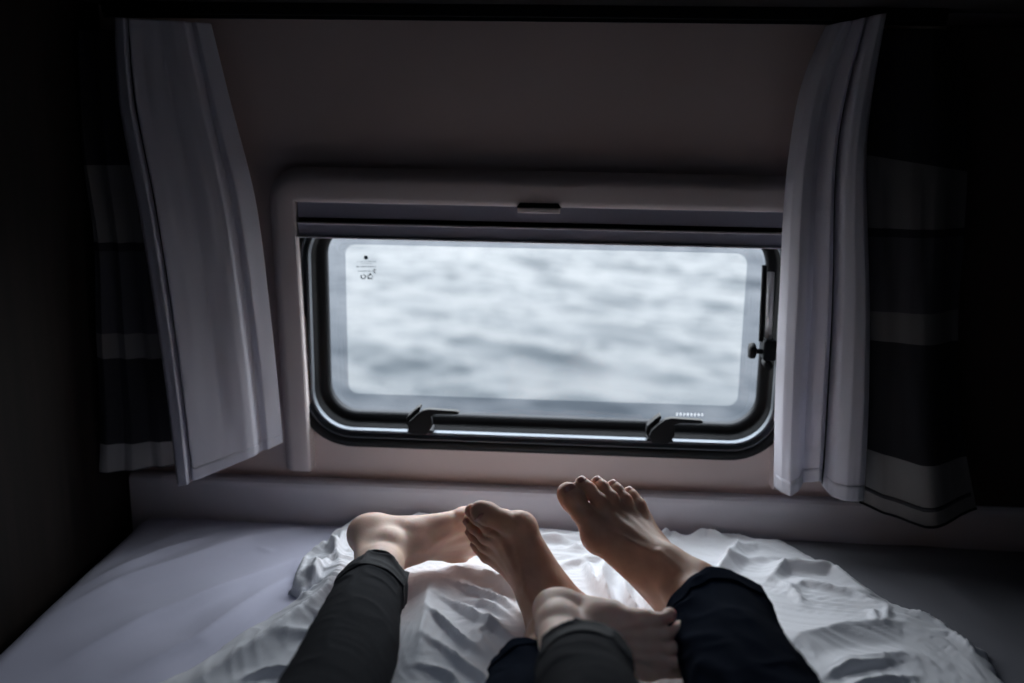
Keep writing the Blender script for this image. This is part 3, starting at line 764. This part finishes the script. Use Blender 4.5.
CR, CU, CB = CM[:, 0], CM[:, 1], CM[:, 2]
def foot_frame(fwd, dorsum, left):
    y = norm(fwd); z = norm(np.asarray(dorsum) - y * (np.asarray(dorsum) @ y)); x = np.cross(y, z)
    return (np.stack([-x if left else x, y, z], 0))   # rows: lateral, forward, dorsum (left foot mirrored)
def build_foot(ankle, knee, fwd, dorsum, left, scale, flex, spread, male, vox=.0021):
    Fm = foot_frame(fwd, dorsum, left); ankle = np.asarray(ankle, float)
    shin = norm(np.asarray(knee, float) - ankle); shl = Fm @ shin
    lo = np.array([-.075, -.085, -.10]); hi = np.array([.07, .205, .07])
    e = shl * .17; lo = np.minimum(lo, e - .045); hi = np.maximum(hi, e + .045)
    h = vox; n = np.ceil((hi - lo) / h).astype(int)
    g = [lo[i] + h * np.arange(n[i]) for i in range(3)]
    F = np.empty(tuple(n), np.float32)
    X = None
    for s0 in range(0, n[0], 24):
        P = np.stack(np.meshgrid(g[0][s0:s0 + 24], g[1], g[2], indexing='ij'), -1).astype(np.float32)
        D = foot_field(P, shl, flex, spread, male)
        D = smax(D, (P @ shl.astype(np.float32)) - .165, .004)      # the shin goes on as a plainer tube
        F[s0:s0 + 24] = D
    V, Q = surface_nets(F, lo, h)
    W = ankle + (V * scale) @ Fm
    if left: Q = Q[:, ::-1]
    nails = []
    for i in range(5):
        tp = toe_points(i, flex, spread); (p2, r2), (p3, r3) = tp[2], tp[3]
        ax = norm(p3 - p2); xl = np.array([1.0, 0, 0]); up = norm(np.cross(xl, ax)); 
        if up[2] < 0: up = -up
        L = (.0135, .0085, .0075, .007, .006)[i]; Wd = r3 * .72; c0 = p3 - ax * L * .45
        NV = []; NQ = []; na, nb = 7, 7
        for a in range(na):
            for b in range(nb):
                s_ = a / (na - 1); w_ = (b / (nb - 1) - .5) * 2
                hw = Wd * (1 - .35 * abs(2 * s_ - 1) ** 3)
                rr = r3 + .0004 if i else r3 + .0005
                x_ = w_ * hw; q = c0 + ax * (s_ * L) + xl * x_ + up * (math.sqrt(max(rr * rr - x_ * x_, 0)) - .0002 - .0022 * max(0, s_ - .6) ** 1.5)
                NV.append(ankle + (q * scale) @ Fm)
        for a in range(na - 1):
            for b in range(nb - 1): NQ.append((a * nb + b, a * nb + b + 1, (a + 1) * nb + b + 1, (a + 1) * nb + b))
        nails.append((NV, NQ))
    return W, Q, nails

def limb(pts, rad, n=28, m=10):
    P = [np.array(p, float) for p in pts]; path = []; rr = []
    for i in range(len(P) - 1):
        for k in range(m): t = k / m; path.append(P[i] * (1 - t) + P[i + 1] * t); rr.append(rad[i] * (1 - t) + rad[i + 1] * t)
    path.append(P[-1]); rr.append(rad[-1]); return tube(path, rr, n)

def spline(pts, n):
    P = np.array(pts, float); d = np.r_[0, np.cumsum(np.linalg.norm(np.diff(P[:, :3], axis=0), axis=1))]; t = np.linspace(0, d[-1], n)
    out = np.empty((n, P.shape[1]))
    for i in range(n):
        k = min(max(np.searchsorted(d, t[i]) - 1, 0), len(P) - 2); f = (t[i] - d[k]) / (d[k + 1] - d[k])
        p = [P[max(k - 1, 0)], P[k], P[k + 1], P[min(k + 2, len(P) - 1)]]
        out[i] = .5 * ((2 * p[1]) + (-p[0] + p[2]) * f + (2 * p[0] - 5 * p[1] + 4 * p[2] - p[3]) * f * f + (-p[0] + 3 * p[1] - 3 * p[2] + p[3]) * f ** 3)
    return out, t
def sleeve(pts, wr, n=96, m=220, seed=0, tilt=(0, 0, 0), minz=None, flare=0):
    """fabric leg: pts = (x,y,z,radius across, radius up) from the cuff; wr(s, theta) gives the wrinkle height"""
    S, t = spline(pts, m); V = np.empty((m, n, 3)); th = np.linspace(0, 2 * PI, n, endpoint=False)
    tl = np.array(tilt, float)
    for i in range(m):
        d = norm(S[min(i + 1, m - 1), :3] - S[max(i - 1, 0), :3]); k = math.exp(-t[i] / .05)
        dn = norm(d + tl * k)
        side = norm(np.cross(dn, [0, 0, 1.0])); up = np.cross(side, dn)
        r = wr(t[i], th)
        V[i] = S[i, :3] + np.cos(th)[:, None] * side * (S[i, 3] + r)[:, None] + np.sin(th)[:, None] * up * (S[i, 4] + r)[:, None]
    if minz is not None:
        V[..., 2] = np.maximum(V[..., 2], minz + .1 * (V[..., 2] - minz))
    Fc = [(i * n + k, i * n + (k + 1) % n, (i + 1) * n + (k + 1) % n, (i + 1) * n + k) for i in range(m - 1) for k in range(n)]
    return V, Fc

def person(name, label, loc, legs, pelvis, skin, nailm, cloth, hemm, cname, male, scale):
    e = empty(name, loc, label, 'person')
    VV, QQ = [], []; n0 = 0; nails = []
    for L in legs:
        W, Q, nl = build_foot(L['ankle'], L['knee'], L['fwd'], L['dor'], L['left'], L.get('scale', scale), L['flex'], L['spread'], male)
        VV.append(W); QQ += [tuple(q + n0) for q in Q]; n0 += len(W); nails += nl
        a, k_, h_ = (np.array(L[q], float) for q in ('ankle', 'knee', 'hip')); s = norm(k_ - a)
        v, f = limb([a + s * .12 * scale, a + s * .22 * scale, k_, h_, pelvis], [.028 * scale, .034 * scale, .042, .06, .08])
        VV.append(np.array(v)); QQ += [tuple(i + n0 for i in q) for q in f]; n0 += len(v)
    link_mesh('body', np.concatenate(VV), QQ, skin, e)
    for nv, nq in nails: link_mesh('toenail', nv, nq, nailm, e, solid=.0005)
    for L in legs:
        V, Fc = sleeve(L['cloth'], L['wr'], tilt=L.get('tilt', (0, 0, 0)), minz=L.get('minz'))
        c = link_mesh(cname, V.reshape(-1, 3), Fc, cloth, e, solid=.0022)
        if L.get('hem'):
            a, b = L['hem']; H = V[a:b].copy(); cen = H.mean(1, keepdims=True); H = cen + (H - cen) * 1.035
            m_, n_ = H.shape[:2]
            Fh = [(i * n_ + k, i * n_ + (k + 1) % n_, (i + 1) * n_ + (k + 1) % n_, (i + 1) * n_ + k) for i in range(m_ - 1) for k in range(n_)]
            link_mesh('hem', H.reshape(-1, 3), Fh, hemm, c, solid=.003)
    return e

def wr_legging(seed, amp=.0022):
    def f(s, th):
        c, sn = np.cos(th), np.sin(th)
        w = sum(a * (1 - np.abs(vnoise(s * q + .5 * c + seed, c * 1.2 + seed, sn * 1.2))) ** 4 for a, q in ((amp * 2.2, 26), (amp, 50)))
        return w * (.25 + math.exp(-s / .07)) + .0012 * vnoise(s * 9, c + seed, sn)
    return f
def wr_trouser(seed, amp=.006):
    def f(s, th):
        c, sn = np.cos(th), np.sin(th)
        w = amp * (1 - np.abs(vnoise(s * 11 + 1.4 * c + seed, c * 1.3 + seed, sn * 1.5))) ** 3 + amp * .5 * (1 - np.abs(vnoise(s * 20 - 2 * sn + seed, c * 1.8, sn * 1.8 + seed))) ** 3
        return w + .005 * vnoise(s * 5, c * 1.0 + seed, sn) - .002
    return f

def along(a, k, rows):
    """cloth rings on the line ankle to knee: (distance, dx, dz, radius across, radius up)"""
    a = np.array(a, float); k = np.array(k, float); d = norm(k - a)
    return [tuple(a + d * r[0] + np.array([r[1], 0, r[2]])) + (r[3], r[4]) for r in rows]
a1 = atY(388, 553, 1.54); k1 = (-.290, 1.17, .648)
W_R = dict(left=False, scale=1.12, ankle=a1, knee=k1, hip=(-.27, .80, .665),
           fwd=CR * .985 - CU * .11 - CB * .08, dor=CB * .92 - CU * .38, flex=(-12, -25, -28, -30, -30), spread=1,
           cloth=along(a1, k1, [(.118, -.003, 0, .050, .046), (.155, -.003, 0, .051, .048), (.20, -.003, 0, .053, .052), (.29, 0, 0, .061, .060), (.37, 0, 0, .064, .062)])
                 + [(-.29, .98, .655, .068, .066), (-.27, .78, .67, .085, .08)],
           wr=wr_legging(1.3), tilt=(0, 0, .15), hem=(2, 18))
a2 = atY(560, 632, 1.24); k2 = (.045, .90, .735)
W_L = dict(left=True, scale=.97, ankle=a2, knee=k2, hip=(-.19, .62, .70),
           fwd=CR * .84 - CU * .22 + CB * .50, dor=CB * .86 - CU * .22 - CR * .40, flex=(-30, -30, -30, -32, -34), spread=1,
           cloth=along(a2, k2, [(.105, .018, .000, .055, .046), (.14, .014, 0, .055, .050), (.20, .003, 0, .059, .056), (.30, 0, 0, .062, .060)])
                 + [(.02, .85, .735, .064, .062), (-.1, .72, .71, .075, .07), (-.2, .62, .70, .09, .085)],
           wr=wr_legging(5.1), tilt=(0, 0, .15), hem=(2, 18))
person('person', 'person in charcoal leggings, both fair bare feet turned to point right', (-.24, .7, BED), [W_R, W_L], (-.24, .70, .68), M_skinw, M_nailw, M_legg, M_legg2, 'legging', False, 1.02)

a3 = atY(551, 625, 1.41); k3 = (-.03, 1.06, .635)
M_L = dict(left=True, scale=1.2, ankle=a3, knee=k3, hip=(.14, .66, .665),
           fwd=-CR * .70 + CU * .70 - CB * .05, dor=-CR * .30 - CU * .38 + CB * .87, flex=(40, 30, 24, 18, 12), spread=1,
           cloth=along(a3, k3, [(.160, -.006, -.004, .062, .042), (.19, -.006, -.003, .065, .045), (.26, -.003, 0, .070, .054), (.36, 0, 0, .074, .064)])
                 + [(.06, .85, .66, .085, .08), (.14, .68, .68, .095, .09)],
           wr=wr_trouser(2.2), hem=(1, 14))
a4 = atY(693, 587, 1.40); k4 = (.238, 1.06, .675)
M_R = dict(left=False, scale=1.27, ankle=a4, knee=k4, hip=(.32, .66, .675),
           fwd=-CR * .59 + CU * .82 - CB * .25, dor=CB * .84 + CR * .34 + CU * .40, flex=(4, 10, 8, 8, 8), spread=1.5,
           cloth=along(a4, k4, [(.066, .018, -.002, .068, .062), (.10, .016, -.006, .071, .064), (.17, .010, -.006, .072, .068), (.26, .006, 0, .074, .072), (.36, 0, 0, .078, .078)])
                 + [(.28, .88, .68, .086, .086), (.32, .68, .685, .10, .095)],
           wr=wr_trouser(7.7), tilt=(0, 0, .1), hem=(1, 14))
person('person', 'person in dark navy trousers, right foot upright with toes spread below the window', (.23, .62, BED), [M_L, M_R], (.23, .60, .68), M_skinm, M_nailm, M_trou, M_trou, 'trouser_leg', True, 1.12)

# ------------------------------------------------------------------ the sea outside
def sea_mat():
    m = bpy.data.materials.new('sea_water'); m.use_nodes = True; nt = m.node_tree; b = nt.nodes['Principled BSDF']
    b.inputs['Base Color'].default_value = (.016, .021, .026, 1); b.inputs['Roughness'].default_value = .3; b.inputs['IOR'].default_value = 1.33; b.inputs['Specular IOR Level'].default_value = .155
    return m
M_sea = sea_mat()
def sea_fn(X, Y):
    z = np.full(X.shape, -4.0)
    z = z + .17 * vnoise(X * .30 + Y * .15, Y * .55 + X * .30, 1.1) + .09 * vnoise(X * .8 + Y * .2, Y * 1.2 + X * .6, 4.2) + .05 * vnoise(X * 2.2 + Y * .4, Y * 3 + X * 1.2, 6.2)
    return z
o = grid_obj('sea', -22, 24, 7, 70, .11, sea_fn, M_sea)
tag(o, 'pale rippled sea filling the view outside the window', 'sea', kind='stuff')

# ------------------------------------------------------------------ light: an overcast sky, coming in through the window and the added fill hatch
wd = bpy.data.worlds.new('overcast'); bpy.context.scene.world = wd; wd.use_nodes = True
nt = wd.node_tree; nt.nodes.clear()
out = nt.nodes.new('ShaderNodeOutputWorld'); bg = nt.nodes.new('ShaderNodeBackground')
tc = nt.nodes.new('ShaderNodeTexCoord'); sx = nt.nodes.new('ShaderNodeSeparateXYZ'); cr = nt.nodes.new('ShaderNodeValToRGB')
nt.links.new(tc.outputs['Generated'], sx.inputs[0]); nt.links.new(sx.outputs['Z'], cr.inputs[0])
cr.color_ramp.elements[0].position = 0; cr.color_ramp.elements[0].color = (.235, .235, .235, 1)
cr.color_ramp.elements[1].position = .8; cr.color_ramp.elements[1].color = (.90, .95, 1, 1)
nt.links.new(cr.outputs[0], bg.inputs['Color']); bg.inputs['Strength'].default_value = 11.0
nt.links.new(bg.outputs[0], out.inputs['Surface'])
pl = bpy.data.lights.new('window_portal', 'AREA'); pl.shape = 'RECTANGLE'; pl.size = .95; pl.size_y = .5; pl.cycles.is_portal = True
po = bpy.data.objects.new('window_portal', pl); C.objects.link(po); po.location = (-.067, 1.975, .944); po.rotation_euler = (R_(-90), 0, 0)

pl2 = bpy.data.lights.new('fill_hatch_portal', 'AREA'); pl2.shape = 'RECTANGLE'; pl2.size = .4; pl2.size_y = .4; pl2.cycles.is_portal = True
po2 = bpy.data.objects.new('fill_hatch_portal', pl2); C.objects.link(po2); po2.location = (0, .45, ZT + .04)

# ------------------------------------------------------------------ camera and view
cd = bpy.data.cameras.new('camera'); co = bpy.data.objects.new('camera', cd); C.objects.link(co)
Mx = Matrix([list(r) for r in CM]).to_4x4(); Mx.translation = Vector(CAM0); co.matrix_world = Mx
cd.sensor_width = 36; cd.lens = 36 * FOC / 1024; cd.clip_start = .02
cd.dof.use_dof = True; cd.dof.focus_distance = 1.68; cd.dof.aperture_fstop = 1.7
sc = bpy.context.scene; sc.camera = co
sc.view_settings.view_transform = 'Standard'; sc.view_settings.look = 'None'; sc.view_settings.gamma = 1
sc.view_settings.use_curve_mapping = False; sc.view_settings.exposure = 0
sc.cycles.max_bounces = 8; sc.cycles.diffuse_bounces = 6; sc.cycles.transparent_max_bounces = 12
